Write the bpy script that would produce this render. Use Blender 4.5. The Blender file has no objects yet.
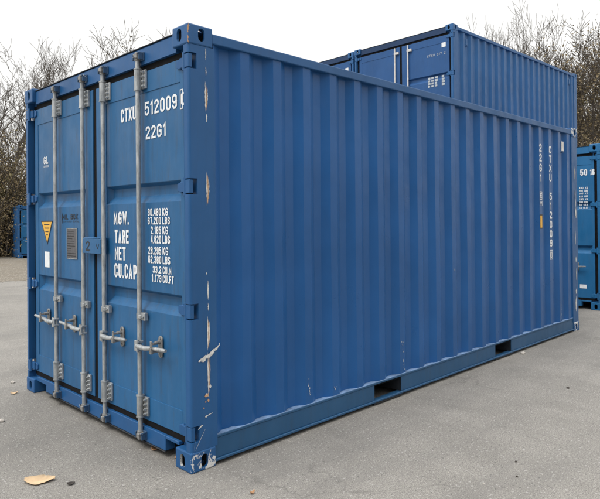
import bpy, bmesh, math, random
from mathutils import Vector, Matrix
R = math.radians
scene = bpy.context.scene
col = scene.collection

# ------------------------------------------------------------------ camera, sky, sun, exposure
CAM = Vector((-1.96484, -2.7865, 1.45122))
cam_yaw, cam_pitch, cam_roll = 0.79881, 0.00597, -0.00904
cd = bpy.data.cameras.new('camera'); cam = bpy.data.objects.new('camera', cd); col.objects.link(cam)
F = Vector((math.cos(cam_yaw)*math.cos(cam_pitch), math.sin(cam_yaw)*math.cos(cam_pitch), math.sin(cam_pitch)))
Rt = F.cross(Vector((0, 0, 1))).normalized(); U = Rt.cross(F)
R2 = math.cos(cam_roll)*Rt + math.sin(cam_roll)*U
U2 = -math.sin(cam_roll)*Rt + math.cos(cam_roll)*U
M = Matrix((R2, U2, -F)).transposed().to_4x4(); M.translation = CAM
cam.matrix_world = M
cd.sensor_width = 36; cd.lens = 588.88/600*36
cd.shift_x = 16.92/600; cd.shift_y = -33.13/600
cd.clip_start = 0.05; cd.clip_end = 2000
scene.camera = cam

SUN_EL, SUN_AZ = R(55), R(185)      # direction towards the sun, azimuth from +X counter-clockwise
sd = Vector((math.cos(SUN_AZ)*math.cos(SUN_EL), math.sin(SUN_AZ)*math.cos(SUN_EL), math.sin(SUN_EL)))
w = bpy.data.worlds.new('World'); scene.world = w; w.use_nodes = True
nt = w.node_tree; nt.nodes.clear()
sky = nt.nodes.new('ShaderNodeTexSky'); sky.sky_type = 'NISHITA'; sky.sun_disc = False
sky.sun_elevation = SUN_EL; sky.sun_rotation = math.pi/2 - SUN_AZ
sky.air_density = 1.0; sky.dust_density = 3.0; sky.ozone_density = 1.0
hs = nt.nodes.new('ShaderNodeHueSaturation'); hs.inputs['Saturation'].default_value = 0.25
tc = nt.nodes.new('ShaderNodeTexCoord')
sep = nt.nodes.new('ShaderNodeSeparateXYZ')
rmp = nt.nodes.new('ShaderNodeValToRGB')      # even cloud layer, a little brighter overhead
rmp.color_ramp.elements[0].position = 0.0; rmp.color_ramp.elements[0].color = (5.7, 5.65, 5.5, 1)
rmp.color_ramp.elements[1].position = 1.0; rmp.color_ramp.elements[1].color = (17.5, 17.4, 17.2, 1)
e_ = rmp.color_ramp.elements.new(.40); e_.color = (6.6, 6.55, 6.4, 1)
mx = nt.nodes.new('ShaderNodeMixRGB'); mx.inputs[0].default_value = 0.90
bg = nt.nodes.new('ShaderNodeBackground'); bg.inputs[1].default_value = 0.1
wo = nt.nodes.new('ShaderNodeOutputWorld')
lk = nt.links.new
lk(sky.outputs[0], hs.inputs['Color']); lk(hs.outputs[0], mx.inputs[1])
lk(tc.outputs['Generated'], sep.inputs[0]); lk(sep.outputs[2], rmp.inputs[0]); lk(rmp.outputs[0], mx.inputs[2])
# dark lobe added low in the sky behind the camera to darken the corrugation slopes (azimuth about -105 degrees)
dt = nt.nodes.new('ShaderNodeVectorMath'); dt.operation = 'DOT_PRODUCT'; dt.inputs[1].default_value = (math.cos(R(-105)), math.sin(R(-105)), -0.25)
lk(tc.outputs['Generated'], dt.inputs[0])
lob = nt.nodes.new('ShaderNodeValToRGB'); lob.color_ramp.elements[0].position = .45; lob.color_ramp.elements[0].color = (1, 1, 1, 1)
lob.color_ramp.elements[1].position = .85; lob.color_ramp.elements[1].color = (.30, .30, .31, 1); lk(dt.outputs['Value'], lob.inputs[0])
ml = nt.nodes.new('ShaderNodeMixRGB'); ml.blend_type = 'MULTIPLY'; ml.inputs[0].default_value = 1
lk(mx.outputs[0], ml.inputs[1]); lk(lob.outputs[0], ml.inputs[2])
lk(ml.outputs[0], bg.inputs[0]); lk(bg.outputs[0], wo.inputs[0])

sl = bpy.data.lights.new('sun', 'SUN'); sl.energy = 0.9; sl.angle = R(25); sl.color = (1, 0.97, 0.93)
so = bpy.data.objects.new('sun', sl); col.objects.link(so)
so.rotation_euler = (-sd).to_track_quat('-Z', 'Y').to_euler()
so.location = (0, 0, 30)
scene.view_settings.view_transform = 'Standard'; scene.view_settings.look = 'None'
scene.view_settings.exposure = 0.8; scene.view_settings.gamma = 1.0
scene.view_settings.use_curve_mapping = False
scene.render.engine = 'CYCLES'

# ------------------------------------------------------------------ helpers
class MB:
    def __init__(s): s.v = []; s.f = []; s.m = []; s.sm = []
    def add(s, vs, fs, m=0, smooth=False):
        o = len(s.v); s.v += [tuple(p) for p in vs]
        for f in fs: s.f.append([i+o for i in f]); s.m.append(m); s.sm.append(smooth)
    def box(s, x0, x1, y0, y1, z0, z1, m=0):
        v = [(x0,y0,z0),(x1,y0,z0),(x1,y1,z0),(x0,y1,z0),(x0,y0,z1),(x1,y0,z1),(x1,y1,z1),(x0,y1,z1)]
        s.add(v, [(0,3,2,1),(4,5,6,7),(0,1,5,4),(1,2,6,5),(2,3,7,6),(3,0,4,7)], m)
    def prism(s, poly, z0, z1, m=0, f=lambda a, b, c: (a, b, c)):   # poly in (a,b), extruded in c; poly counter-clockwise
        n = len(poly)
        v = [f(a, b, z0) for a, b in poly] + [f(a, b, z1) for a, b in poly]
        fs = [tuple(range(n-1, -1, -1)), tuple(range(n, 2*n))] + [(i, (i+1) % n, n+(i+1) % n, n+i) for i in range(n)]
        s.add(v, fs, m)
    def tube(s, pts, rs, n=8, m=0, caps=True, smooth=True):
        pts = [Vector(p) for p in pts]; rings = []
        if not hasattr(rs, '__len__'): rs = [rs]*len(pts)
        vs = []; fs = []
        a = None
        for i, p in enumerate(pts):
            d = (pts[min(i+1, len(pts)-1)] - pts[max(i-1, 0)])
            if d.length < 1e-9: d = Vector((0, 0, 1))
            d.normalize()
            if a is None: a = d.orthogonal().normalized()
            a = (a - d*a.dot(d))
            if a.length < 1e-6: a = d.orthogonal()
            a.normalize(); b = d.cross(a)
            for k in range(n):
                t = 2*math.pi*k/n; vs.append(p + (a*math.cos(t) + b*math.sin(t))*rs[i])
        for i in range(len(pts)-1):
            for k in range(n):
                k2 = (k+1) % n; fs.append((i*n+k, i*n+k2, (i+1)*n+k2, (i+1)*n+k))
        s.add(vs, fs, m, smooth)
        if caps:
            s.add(vs[:n], [tuple(range(n-1, -1, -1))], m); s.add(vs[-n:], [tuple(range(n))], m)
    def poly(s, pts, m=0): s.add(pts, [tuple(range(len(pts)))], m)
    def build(s, name, mats, parent=None, bevel=0.0, seg=1):
        me = bpy.data.meshes.new(name); me.from_pydata(s.v, [], s.f)
        if not isinstance(mats, (list, tuple)): mats = [mats]
        for m in mats: me.materials.append(m)
        me.polygons.foreach_set('material_index', s.m); me.polygons.foreach_set('use_smooth', s.sm)
        me.update()
        return link(name, me, parent, bevel, seg)
def link(name, me, parent=None, bevel=0.0, seg=1):
    o = bpy.data.objects.new(name, me); col.objects.link(o)
    if parent: o.parent = parent
    if bevel:
        b = o.modifiers.new('bevel', 'BEVEL'); b.width = bevel; b.segments = seg; b.limit_method = 'ANGLE'; b.angle_limit = R(40)
        b.harden_normals = False
    return o
def empty(name, loc=(0, 0, 0), rz=0):
    o = bpy.data.objects.new(name, None); col.objects.link(o); o.location = loc; o.rotation_euler = (0, 0, rz); o.empty_display_size = .3
    return o
def tag(o, label=None, cat=None, group=None, kind=None):
    if label: o['label'] = label
    if cat: o['category'] = cat
    if group: o['group'] = group
    if kind: o['kind'] = kind
    return o
def copy_tree(o, parent=None):
    c = o.copy(); col.objects.link(c); c.parent = parent
    for ch in list(o.children): copy_tree(ch, c)
    return c

# ------------------------------------------------------------------ materials
def newmat(name):
    m = bpy.data.materials.new(name); m.use_nodes = True
    t = m.node_tree; b = t.nodes['Principled BSDF']
    return m, t, b
def noise(t, scale, detail=4, rough=.6, coord='Object', stretch=None, dist=0):
    tcn = t.nodes.new('ShaderNodeTexCoord'); n = t.nodes.new('ShaderNodeTexNoise')
    n.inputs['Scale'].default_value = scale; n.inputs['Detail'].default_value = detail; n.inputs['Roughness'].default_value = rough
    n.inputs['Distortion'].default_value = dist
    if stretch:
        mp = t.nodes.new('ShaderNodeMapping'); mp.inputs['Scale'].default_value = stretch
        t.links.new(tcn.outputs[coord], mp.inputs[0]); t.links.new(mp.outputs[0], n.inputs['Vector'])
    else: t.links.new(tcn.outputs[coord], n.inputs['Vector'])
    return n.outputs['Fac']
def ramp(t, fac, stops):
    r = t.nodes.new('ShaderNodeValToRGB'); e = r.color_ramp.elements
    while len(e) < len(stops): e.new(0.5)
    for i, (p, c) in enumerate(stops):
        e[i].position = p; e[i].color = (c[0], c[1], c[2], 1) if hasattr(c, '__len__') else (c, c, c, 1)
    t.links.new(fac, r.inputs[0]); return r.outputs[0]
def mix(t, fac, a, b, mode='MIX'):
    n = t.nodes.new('ShaderNodeMixRGB'); n.blend_type = mode
    for i, x in ((0, fac), (1, a), (2, b)):
        if isinstance(x, (int, float)): n.inputs[i].default_value = x if i == 0 else (x, x, x, 1)
        elif isinstance(x, tuple): n.inputs[i].default_value = (*x[:3], 1)
        else: t.links.new(x, n.inputs[i])
    return n.outputs[0]
def bump(t, b, h, strength, dist=.01):
    n = t.nodes.new('ShaderNodeBump'); n.inputs['Strength'].default_value = strength; n.inputs['Distance'].default_value = dist
    t.links.new(h, n.inputs['Height']); t.links.new(n.outputs[0], b.inputs['Normal'])

def paint(name, c, rough=.42, chalk=.18, grime=.5, scrape=0.0, streak=.3):
    m, t, b = newmat(name); b.inputs['Specular IOR Level'].default_value = .36
    lo = tuple(x*.86 for x in c); hi = tuple(min(1, x*1.12+.004) for x in c)
    base = ramp(t, noise(t, 1.3, 5, .6), [(.3, lo), (.7, hi)])
    # chalky faded film, in vertical runs
    fade = (c[0]*.8+.035, c[1]*.9+.045, c[2]*.9+.06)
    f1 = ramp(t, noise(t, 3, 5, .65, stretch=(6, 6, .7)), [(.45, 0), (.8, chalk)])
    base = mix(t, f1, base, fade)
    # dirt: fine specks and runs
    g = ramp(t, noise(t, 9, 6, .7, stretch=(2.5, 2.5, .35)), [(.52, 0), (.75, streak*grime)])
    base = mix(t, g, base, (.045, .05, .055))
    sp = ramp(t, noise(t, 55, 3, .6), [(.68, 0), (.74, .35*grime)])
    base = mix(t, sp, base, (.09, .08, .07))
    if scrape:
        k = ramp(t, noise(t, 14, 6, .75, dist=.6), [(.60-scrape*.15, 0), (.62-scrape*.15, 1)])
        base = mix(t, k, base, (.62, .62, .6))
    t.links.new(base, b.inputs['Base Color'])
    rr = ramp(t, noise(t, 5, 5, .6), [(.3, rough-.08), (.7, rough+.14)])
    t.links.new(rr, b.inputs['Roughness'])
    bump(t, b, noise(t, 7, 5, .55), .12, .012)
    return m
BLUE = (.012, .083, .228)
blue = paint('blue_paint', BLUE)
blue_door = paint('blue_door_paint', (.013, .102, .245), .40, .55, 1.0, streak=.5)
blue_wall = paint('blue_wall_paint', (.008, .083, .258), .34, .10, .35, streak=.2)
blue_rail = paint('blue_rail_paint', (.016, .078, .175), .45, .25, .9)
blue_scraped = paint('scraped_blue_paint', BLUE, .5, .2, .6, scrape=.55)
blue_worn = paint('worn_blue_paint', BLUE, .5, .25, .8, scrape=-.15)
blue_far = paint('blue_stack_paint', (.020, .104, .268), .42, .18, .3)
teal = paint('teal_paint', (.010, .120, .285), .5, .3, .8)
def flat(name, c, rough=.6, var=.15, metal=0, sc=20):
    m, t, b = newmat(name)
    lo = tuple(x*(1-var) for x in c); hi = tuple(min(1, x*(1+var)) for x in c)
    t.links.new(ramp(t, noise(t, sc, 5, .65), [(.3, lo), (.7, hi)]), b.inputs['Base Color'])
    b.inputs['Roughness'].default_value = rough; b.inputs['Metallic'].default_value = metal
    return m
rubber = flat('black_rubber', (.007, .007, .008), .8, .4)
rubber.node_tree.nodes['Principled BSDF'].inputs['Specular IOR Level'].default_value = .15
dark = flat('dark_steel_and_shade', (.014, .018, .024), .7, .3)  # dark steel parts, also painted shade in casting hollows and header strip
white = flat('white_vinyl', (.74, .76, .78), .55, .1)
faded = flat('faded_vinyl', (.42, .46, .50), .6, .2)
white_p = flat('white_scraped_metal', (.62, .62, .60), .6, .25, sc=60)
def worn_primer():
    m, t, b = newmat('worn_primer')
    k = ramp(t, noise(t, 26, 5, .75), [(.47, 0), (.50, 1)])
    t.links.new(mix(t, k, (.02, .085, .22), (.36, .21, .12)), b.inputs['Base Color']); b.inputs['Roughness'].default_value = .7
    return m
rust_worn = worn_primer()
rust = flat('raw_primer', (.50, .30, .17), .8, .35, sc=60)
yellow = flat('yellow_vinyl', (.72, .40, .05), .5, .1)
black = flat('black_vinyl', (.012, .013, .016), .5, .1)
plate_m = flat('brown_grey_plate', (.11, .11, .12), .5, .2, .3, sc=40)
wood = flat('dark_floor_timber', (.05, .04, .03), .8, .3)
def galv_mat():
    m, t, b = newmat('galvanised_steel')
    base = ramp(t, noise(t, 30, 5, .7, stretch=(1, 1, .3)), [(.3, (.22, .24, .25)), (.5, (.39, .41, .42)), (.72, (.58, .59, .59))])
    base = mix(t, ramp(t, noise(t, 6, 5, .7), [(.55, 0), (.75, .5)]), base, (.16, .14, .12))
    t.links.new(base, b.inputs['Base Color']); b.inputs['Metallic'].default_value = .5
    t.links.new(ramp(t, noise(t, 40, 3), [(.3, .30), (.7, .5)]), b.inputs['Roughness'])
    bump(t, b, noise(t, 90, 4), .2, .002)
    return m
galv = galv_mat()
galv_dark = flat('weathered_steel', (.25, .245, .235), .5, .45, .35, sc=45)
blue_cam = paint('cam_keeper_paint', (.03, .075, .15), .5, .5, 1.2, scrape=-.05)

def asphalt_mat():
    m, t, b = newmat('asphalt')
    g = noise(t, 105, 5, .85)
    g2 = noise(t, 210, 2, .7)
    base = ramp(t, g, [(.38, (.105, .101, .094)), (.5, (.232, .219, .198)), (.62, (.37, .350, .318))])
    base = mix(t, .4, base, ramp(t, g2, [(.4, (.10, .097, .09)), (.6, (.37, .350, .318))]))
    big = ramp(t, noise(t, .35, 6, .6), [(.3, .80), (.7, 1.06)])
    base = mix(t, 1, base, big, 'MULTIPLY')
    mid = ramp(t, noise(t, 2.2, 7, .7, stretch=(1, .55, 1)), [(.32, .82), (.5, .96), (.68, 1.06)])
    base = mix(t, 1, base, mid, 'MULTIPLY')
    # worn stains in long bands
    st = ramp(t, noise(t, .8, 6, .65, stretch=(.35, 1.9, 1)), [(.48, 0), (.66, .48)])
    base = mix(t, st, base, (.135, .13, .122))
    # pale flecks
    fl = ramp(t, noise(t, 58, 2, .5), [(.63, 0), (.67, .6)])
    base = mix(t, fl, base, (.42, .41, .39))
    dk = ramp(t, noise(t, 50, 2, .5), [(.64, 0), (.68, .6)])
    base = mix(t, dk, base, (.07, .068, .065))
    # hairline cracks
    tcn = t.nodes.new('ShaderNodeTexCoord'); v = t.nodes.new('ShaderNodeTexVoronoi'); v.feature = 'DISTANCE_TO_EDGE'
    v.inputs['Scale'].default_value = .55
    nz = t.nodes.new('ShaderNodeTexNoise'); nz.inputs['Scale'].default_value = 3; nz.inputs['Detail'].default_value = 6
    t.links.new(tcn.outputs['Object'], nz.inputs['Vector'])
    add = t.nodes.new('ShaderNodeMixRGB'); add.blend_type = 'ADD'; add.inputs[0].default_value = .45
    t.links.new(tcn.outputs['Object'], add.inputs[1]); t.links.new(nz.outputs['Color'], add.inputs[2]); t.links.new(add.outputs[0], v.inputs['Vector'])
    cr = ramp(t, v.outputs['Distance'], [(0.0, 1), (.006, 0)])
    gate = ramp(t, noise(t, .6, 3), [(.50, 0), (.62, .45)])
    base = mix(t, mix(t, 1, cr, gate, 'MULTIPLY'), base, (.07, .068, .062))
    t.links.new(base, b.inputs['Base Color']); b.inputs['Roughness'].default_value = .85
    b.inputs['Specular IOR Level'].default_value = .35
    bump(t, b, g, .28, .006)
    return m
def gravel_mat():
    m, t, b = newmat('gravel_ground')
    tcn = t.nodes.new('ShaderNodeTexCoord'); v = t.nodes.new('ShaderNodeTexVoronoi'); v.inputs['Scale'].default_value = 22
    t.links.new(tcn.outputs['Object'], v.inputs['Vector'])
    base = ramp(t, v.outputs['Distance'], [(.1, (.30, .27, .23)), (.6, (.13, .115, .09))])
    base = mix(t, ramp(t, noise(t, 1.5, 6, .7), [(.4, 0), (.7, .7)]), base, (.13, .105, .07))
    t.links.new(base, b.inputs['Base Color']); b.inputs['Roughness'].default_value = .9
    bump(t, b, v.outputs['Distance'], .8, .02)
    return m
asphalt, gravel = asphalt_mat(), gravel_mat()
bark = flat('bark', (.065, .055, .045), .9, .35, sc=4)
bark2 = flat('twig_bark', (.082, .067, .053), .9, .3, sc=3)
def leafmat(name, cols):
    m, t, b = newmat(name)
    t.links.new(ramp(t, noise(t, 2.3, 4, .8), cols), b.inputs['Base Color']); b.inputs['Roughness'].default_value = .7
    return m
leaf_b = leafmat('dry_leaves', [(.3, (.075, .060, .030)), (.5, (.16, .12, .058)), (.62, (.25, .18, .09)), (.75, (.36, .28, .17))])
leaf_o = leafmat('olive_leaves', [(.3, (.07, .07, .025)), (.5, (.15, .135, .045)), (.7, (.25, .19, .075))])
leaf_t = flat('tan_leaf', (.56, .40, .24), .7, .15)
leaf_d = flat('dark_leaf', (.035, .028, .022), .7, .2)
leaf_r = flat('brown_leaf', (.36, .20, .10), .7, .25)
gravel_m = flat('gravel_stones', (.25, .225, .19), .9, .35, sc=9)
stone_m = flat('pale_stone', (.45, .42, .38), .85, .25, sc=30)

# ------------------------------------------------------------------ ground
g = MB(); g.add([(-400, -400, 0), (600, -400, 0), (600, 600, 0), (-400, 600, 0)], [(0, 1, 2, 3)])
tag(g.build('ground', asphalt), kind='structure')
def gp(t_, d_):                                   # along / beyond the edge of the asphalt
    o_ = Vector((3.2, 12.25)); a = Vector((.95, -.31)).normalized(); n_ = Vector((.31, .95)).normalized()
    p = o_ + a*t_ + n_*d_; return p.x, p.y
g = MB(); random.seed(3)
edge = [(gp(-30+i*1.0, .10*math.sin(i*1.7)+random.uniform(-.08, .08))) for i in range(75)]
far = [gp(-30+i*1.0, 40) for i in range(75)]
vs = [(x, y, .004) for x, y in edge] + [(x, y, .004) for x, y in far]
g.add(vs, [(i, i+1, 75+i+1, 75+i) for i in range(74)])
tag(g.build('gravel_verge', gravel), kind='structure')
random.seed(5); g = MB()
for i in range(3800):
    x, y = gp(random.uniform(-4, 8), abs(random.gauss(0, 3.2))-.15)
    r = random.uniform(.010, .028)
    n = 5; ang = random.random()*6
    vs = [(x+r*random.uniform(.7, 1.2)*math.cos(ang+k*2*math.pi/n), y+r*random.uniform(.7, 1.2)*math.sin(ang+k*2*math.pi/n), .003) for k in range(n)]
    vs += [(x+random.uniform(-.3, .3)*r, y+random.uniform(-.3, .3)*r, .004+r*.7)]
    g.add(vs, [(k, (k+1) % n, n) for k in range(n)])
tag(g.build('gravel', gravel_m), 'loose gravel and stones on the verge beyond the asphalt', 'gravel', kind='stuff')

# ------------------------------------------------------------------ lettering
c_, k_ = .30, .14
GL = {'0': (1, [[(c_,0),(1-c_,0),(1,k_),(1,1-k_),(1-c_,1),(c_,1),(0,1-k_),(0,k_),(c_,0)]]),
 '1': (.5, [[(.1,.80),(.85,1),(.85,0)]]),
 '2': (1, [[(0,.80),(0,1-k_),(c_,1),(1-c_,1),(1,1-k_),(1,.68),(.02,.12),(0,0),(1,0)]]),
 '3': (1, [[(0,.82),(0,1-k_),(c_,1),(1-c_,1),(1,1-k_),(1,.62),(.75,.53),(.4,.53)],[(.75,.53),(1,.43),(1,k_),(1-c_,0),(c_,0),(0,k_),(0,.2)]]),
 '4': (1, [[(.8,0),(.8,1),(.62,1),(0,.30),(0,.24),(1,.24)]]),
 '5': (1, [[(.95,1),(.04,1),(.02,.55),(.3,.62),(.72,.62),(1,.50),(1,k_),(1-c_,0),(c_,0),(0,k_),(0,.2)]]),
 '6': (1, [[(1,.84),(1-c_,1),(c_,1),(0,1-k_),(0,k_),(c_,0),(1-c_,0),(1,k_),(1,.44),(1-c_,.56),(c_,.56),(.02,.46)]]),
 '7': (1, [[(0,1),(1,1),(1,.9),(.35,0)]]),
 '8': (1, [[(c_,.53),(1-c_,.53),(1,.64),(1,1-k_),(1-c_,1),(c_,1),(0,1-k_),(0,.64),(c_,.53)],[(c_,.53),(0,.42),(0,k_),(c_,0),(1-c_,0),(1,k_),(1,.42),(1-c_,.53)]]),
 '9': (1, [[(0,.16),(c_,0),(1-c_,0),(1,k_),(1,1-k_),(1-c_,1),(c_,1),(0,1-k_),(0,.56),(c_,.44),(1-c_,.44),(.98,.54)]]),
 'A': (1.1, [[(0,0),(.5,1),(1,0)],[(.2,.27),(.8,.27)]]),
 'B': (1, [[(0,0),(0,1),(.7,1),(1,.88),(1,.64),(.75,.53),(0,.53)],[(.75,.53),(1,.42),(1,.12),(.7,0),(0,0)]]),
 'C': (1, [[(1,.76),(1,1-k_),(1-c_,1),(c_,1),(0,1-k_),(0,k_),(c_,0),(1-c_,0),(1,k_),(1,.24)]]),
 'I': (.001, [[(0,0),(0,1)]]), 'D': (1, [[(0,0),(0,1),(.6,1),(1,.84),(1,.16),(.6,0),(0,0)]]),
 'E': (.9, [[(1,1),(0,1),(0,0),(1,0)],[(0,.52),(.85,.52)]]),
 'F': (.9, [[(1,1),(0,1),(0,0)],[(0,.52),(.85,.52)]]),
 'G': (1, [[(1,.80),(1,1-k_),(1-c_,1),(c_,1),(0,1-k_),(0,k_),(c_,0),(1-c_,0),(1,k_),(1,.46),(.5,.46)]]),
 'K': (1, [[(0,0),(0,1)],[(1,1),(.06,.42)],[(.3,.58),(1,0)]]),
 'L': (.9, [[(0,1),(0,0),(1,0)]]),
 'M': (1.2, [[(0,0),(0,1),(.5,.25),(1,1),(1,0)]]),
 'N': (1, [[(0,0),(0,1),(1,0),(1,1)]]),
 'P': (1, [[(0,0),(0,1),(.7,1),(1,.88),(1,.56),(.7,.44),(0,.44)]]),
 'R': (1, [[(0,0),(0,1),(.7,1),(1,.88),(1,.60),(.7,.48),(0,.48)],[(.55,.48),(1,0)]]),
 'S': (1, [[(1,.80),(1,1-k_),(1-c_,1),(c_,1),(0,1-k_),(0,.64),(.25,.53),(.75,.47),(1,.36),(1,k_),(1-c_,0),(c_,0),(0,k_),(0,.20)]]),
 'T': (1, [[(0,1),(1,1)],[(.5,1),(.5,0)]]),
 'U': (1, [[(0,1),(0,k_),(c_,0),(1-c_,0),(1,k_),(1,1)]]),
 'V': (1, [[(0,1),(.5,0),(1,1)]]),
 'W': (1.3, [[(0,1),(.25,0),(.5,.8),(.75,0),(1,1)]]),
 'X': (1, [[(0,0),(1,1)],[(0,1),(1,0)]]),
 '.': (.0, [[(0,0),(0,.001)]]), ' ': (.8, [])}
def ribbon(mb, pts, hw, fr, m, lift):
    n = len(pts); closed = n > 2 and (Vector(pts[0])-Vector(pts[-1])).length < 1e-6
    P = [Vector(p) for p in pts]; l = []; r = []
    for i in range(n):
        if closed: a = P[i]-P[i-1 if i else n-2]; b = P[i+1 if i < n-1 else 1]-P[i]
        else: a = P[i]-P[i-1] if i else P[1]-P[0]; b = P[i+1]-P[i] if i < n-1 else P[i]-P[i-1]
        a.normalize(); b.normalize(); na = Vector((-a.y, a.x)); nb = Vector((-b.y, b.x)); q = na+nb
        if q.length < .3: q = na
        q.normalize(); k = hw/max(.45, q.dot(na))
        l.append(P[i]+q*k); r.append(P[i]-q*k)
    if not closed:
        a = (P[0]-P[1]).normalized()*hw; l[0] += a; r[0] += a
        b = (P[-1]-P[-2]).normalized()*hw; l[-1] += b; r[-1] += b
    fl = fr
    mb.add([fl(p.x, p.y, lift+.9*i/n) for i, p in enumerate(l)]+[fl(p.x, p.y, lift+.9*i/n) for i, p in enumerate(r)], [(i, i+1, n+i+1, n+i) for i in range(n-1)], m)
def text_into(mb, body, y0, y1, z0, z1, fr, m=0, bold=.012, lift=0):
    """block capitals drawn as strokes, fitted between y0..y1 and z0..z1; fr maps (a, b) to 3D"""
    body = body.upper(); t_ = (z1-z0)*(.135+bold*1.2); gap = .42
    ws = [GL[ch][0] if ch in GL else 1 for ch in body]
    H_ = z1-z0; W_ = abs(y1-y0); sg = 1 if y1 > y0 else -1
    # free width is shared by the letters after the stroke thickness of each is taken off
    unit = (W_ - t_*len(body))/(sum(ws)+gap*(len(body)-1)) if len(body) > 1 else (W_-t_)
    if len(body) == 1: ws = [1]
    unit = max(unit, .0005); x = 0
    for j, ch in enumerate(body):
        for i, pl in enumerate(GL.get(ch, GL['0'])[1]):
            q = [(y0+sg*(x+t_/2+p[0]*unit*ws[j]), z0+t_/2+p[1]*(H_-t_)) for p in pl]
            if ch == '.': q = [(q[0][0]-0*sg, q[0][1]-t_*.05), (q[0][0], q[0][1]+t_*.05)]
            ribbon(mb, q, t_/2, lambda a, b, l_: tuple(c+(-.00025*l_ if k == (0 if abs(fr(0, 1)[1]) < 1e-9 and abs(fr(1, 0)[0]-fr(0, 0)[0]) < 1e-9 else 1) else 0) for k, c in enumerate(fr(a, b))), m, i)
        x += t_+unit*(ws[j]+gap)
def rect(mb, a0, a1, b0, b1, fr, m=0):
    mb.add([fr(a0, b0), fr(a1, b0), fr(a1, b1), fr(a0, b1)], [(0, 1, 2, 3)], m)
def frame_rect(mb, a0, a1, b0, b1, w_, fr, m=0):
    rect(mb, a0, a1, b0, b0+w_, fr, m); rect(mb, a0, a1, b1-w_, b1, fr, m)
    rect(mb, a0, a0+w_*(1 if a1 > a0 else -1), b0+w_, b1-w_, fr, m); rect(mb, a1-w_*(1 if a1 > a0 else -1), a1, b0+w_, b1-w_, fr, m)

# ------------------------------------------------------------------ container parts
L, W = 6.058, 2.438
def stadium(w_, h_, n=6):
    r = w_/2; s = h_/2 - r; p = []
    for k in range(n+1):
        t = math.pi*k/n; p.append((r*math.cos(t), s+r*math.sin(t)))
    for k in range(n+1):
        t = math.pi+math.pi*k/n; p.append((r*math.cos(t), -s+r*math.sin(t)))
    return p
def casting_mesh():
    """bottom casting at the corner x=0,y=0: faces with real holes into a hollow block"""
    a = MB(); a.box(0, .178, 0, .162, 0, .118); oa = a.build('tmp_a', dark, bevel=.008, seg=2)
    c = MB()
    c.box(.016, .150, .016, .135, .014, .104)
    oc = c.build('tmp_c', dark)
    d = MB(); d.prism([(p+.089, q+.056) for p, q in stadium(.048, .078)], -.05, .05, f=lambda y, z, x: (x, y, z))
    od = d.build('tmp_d', dark)
    e = MB(); e.prism([(p+.095, q+.056) for p, q in reversed(stadium(.048, .078))], -.05, .05, f=lambda x, z, y: (x, y, z))
    oe = e.build('tmp_e', dark)
    h = MB(); h.prism([(p+.095, q+.085) for q, p in reversed(stadium(.060, .110))], -.05, .05, f=lambda x, y, z: (x, y, z))
    oh = h.build('tmp_h', dark)
    for ob in (oc, od, oe, oh):
        bmm = bmesh.new(); bmm.from_mesh(ob.data); bmesh.ops.recalc_face_normals(bmm, faces=bmm.faces); bmm.to_mesh(ob.data); bmm.free()
    for ob in (oc, od, oe, oh):
        b = oa.modifiers.new('b', 'BOOLEAN'); b.operation = 'DIFFERENCE'; b.object = ob; b.solver = 'EXACT'
    dg = bpy.context.evaluated_depsgraph_get(); dg.update()
    me = bpy.data.meshes.new_from_object(oa.evaluated_get(dg))
    for ob in (oa, oc, od, oe, oh): bpy.data.objects.remove(ob)
    return me
CAST = casting_mesh()
def castings(root, H, mats):
    for fx in (0, 1):
        for fy in (0, 1):
            for fz in (0, 1):
                me = CAST.copy(); me.name = 'corner_casting'
                me.materials.clear(); me.materials.append(mats.get((fx, fy, fz), mats['d']))
                for v in me.vertices:
                    if fx: v.co.x = L - v.co.x
                    if fy: v.co.y = W - v.co.y
                    if fz: v.co.z = H - v.co.z
                if (fx+fy+fz) % 2: me.flip_normals()
                if mats.get('scrape') and not fy:
                    me.materials.clear(); me.materials.append(mats['d']); me.materials.append(blue_scraped if not (fz and not fx) else blue_worn); me.materials.append(rust_worn)
                    for p_ in me.polygons:
                        if fz and not fx: p_.material_index = 2 if (p_.normal.x < -.25 and p_.normal.y < -.25) else (1 if p_.normal.y < -.9 else 0)
                        else: p_.material_index = 1 if p_.normal.y < -.25 else 0
                me.materials.append(dark); nd = len(me.materials)-1         # the hollow inside, its shade put in as a dark colour
                for p_, q_ in zip(me.polygons, CAST.polygons):
                    c = q_.center
                    if .013 < c.x < .152 and .013 < c.y < .137 and .012 < c.z < .106: p_.material_index = nd
                me.update(); link('corner_casting', me, root)
HZ = [2.379, 1.650, .925, .220]          # hinge heights
def profile(x0, x1, phase=.197, pitch=.281, d=.036):
    """trapezoid corrugation; outer flats end at phase + k*pitch; value 0 = outer, d = inner"""
    pts = [(x0, d)]; k = 0
    while True:
        e_ = phase + k*pitch
        q = [(e_-.072, 0), (e_, 0), (e_+.068, d), (e_+.068+.073, d)]
        for x, v in q:
            if x0 + .004 < x < x1 - .004: pts.append((x, v))
        k += 1
        if e_ > x1: break
    pts.append((x1, pts[-1][1])); 
    if pts[1][1] == 0 and pts[1][0] - x0 < .07: pts[0] = (x0, 0)
    return pts
def corrugated(mb, pts, z0, z1, fr, m=0, nz=1, wob=0):
    n = len(pts); vs = []; fs = []
    for j in range(nz+1):
        z = z0+(z1-z0)*j/nz
        for i, (a, d_) in enumerate(pts):
            k = wob*math.sin(a*2.1+z*1.7)*math.sin(z*2.9+a*.8)*math.sin(math.pi*j/nz)
            vs.append(fr(a, d_+k, z))
    for j in range(nz):
        for i in range(n-1): fs.append((j*n+i, j*n+i+1, (j+1)*n+i+1, (j+1)*n+i))
    mb.add(vs, fs, m)

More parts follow.
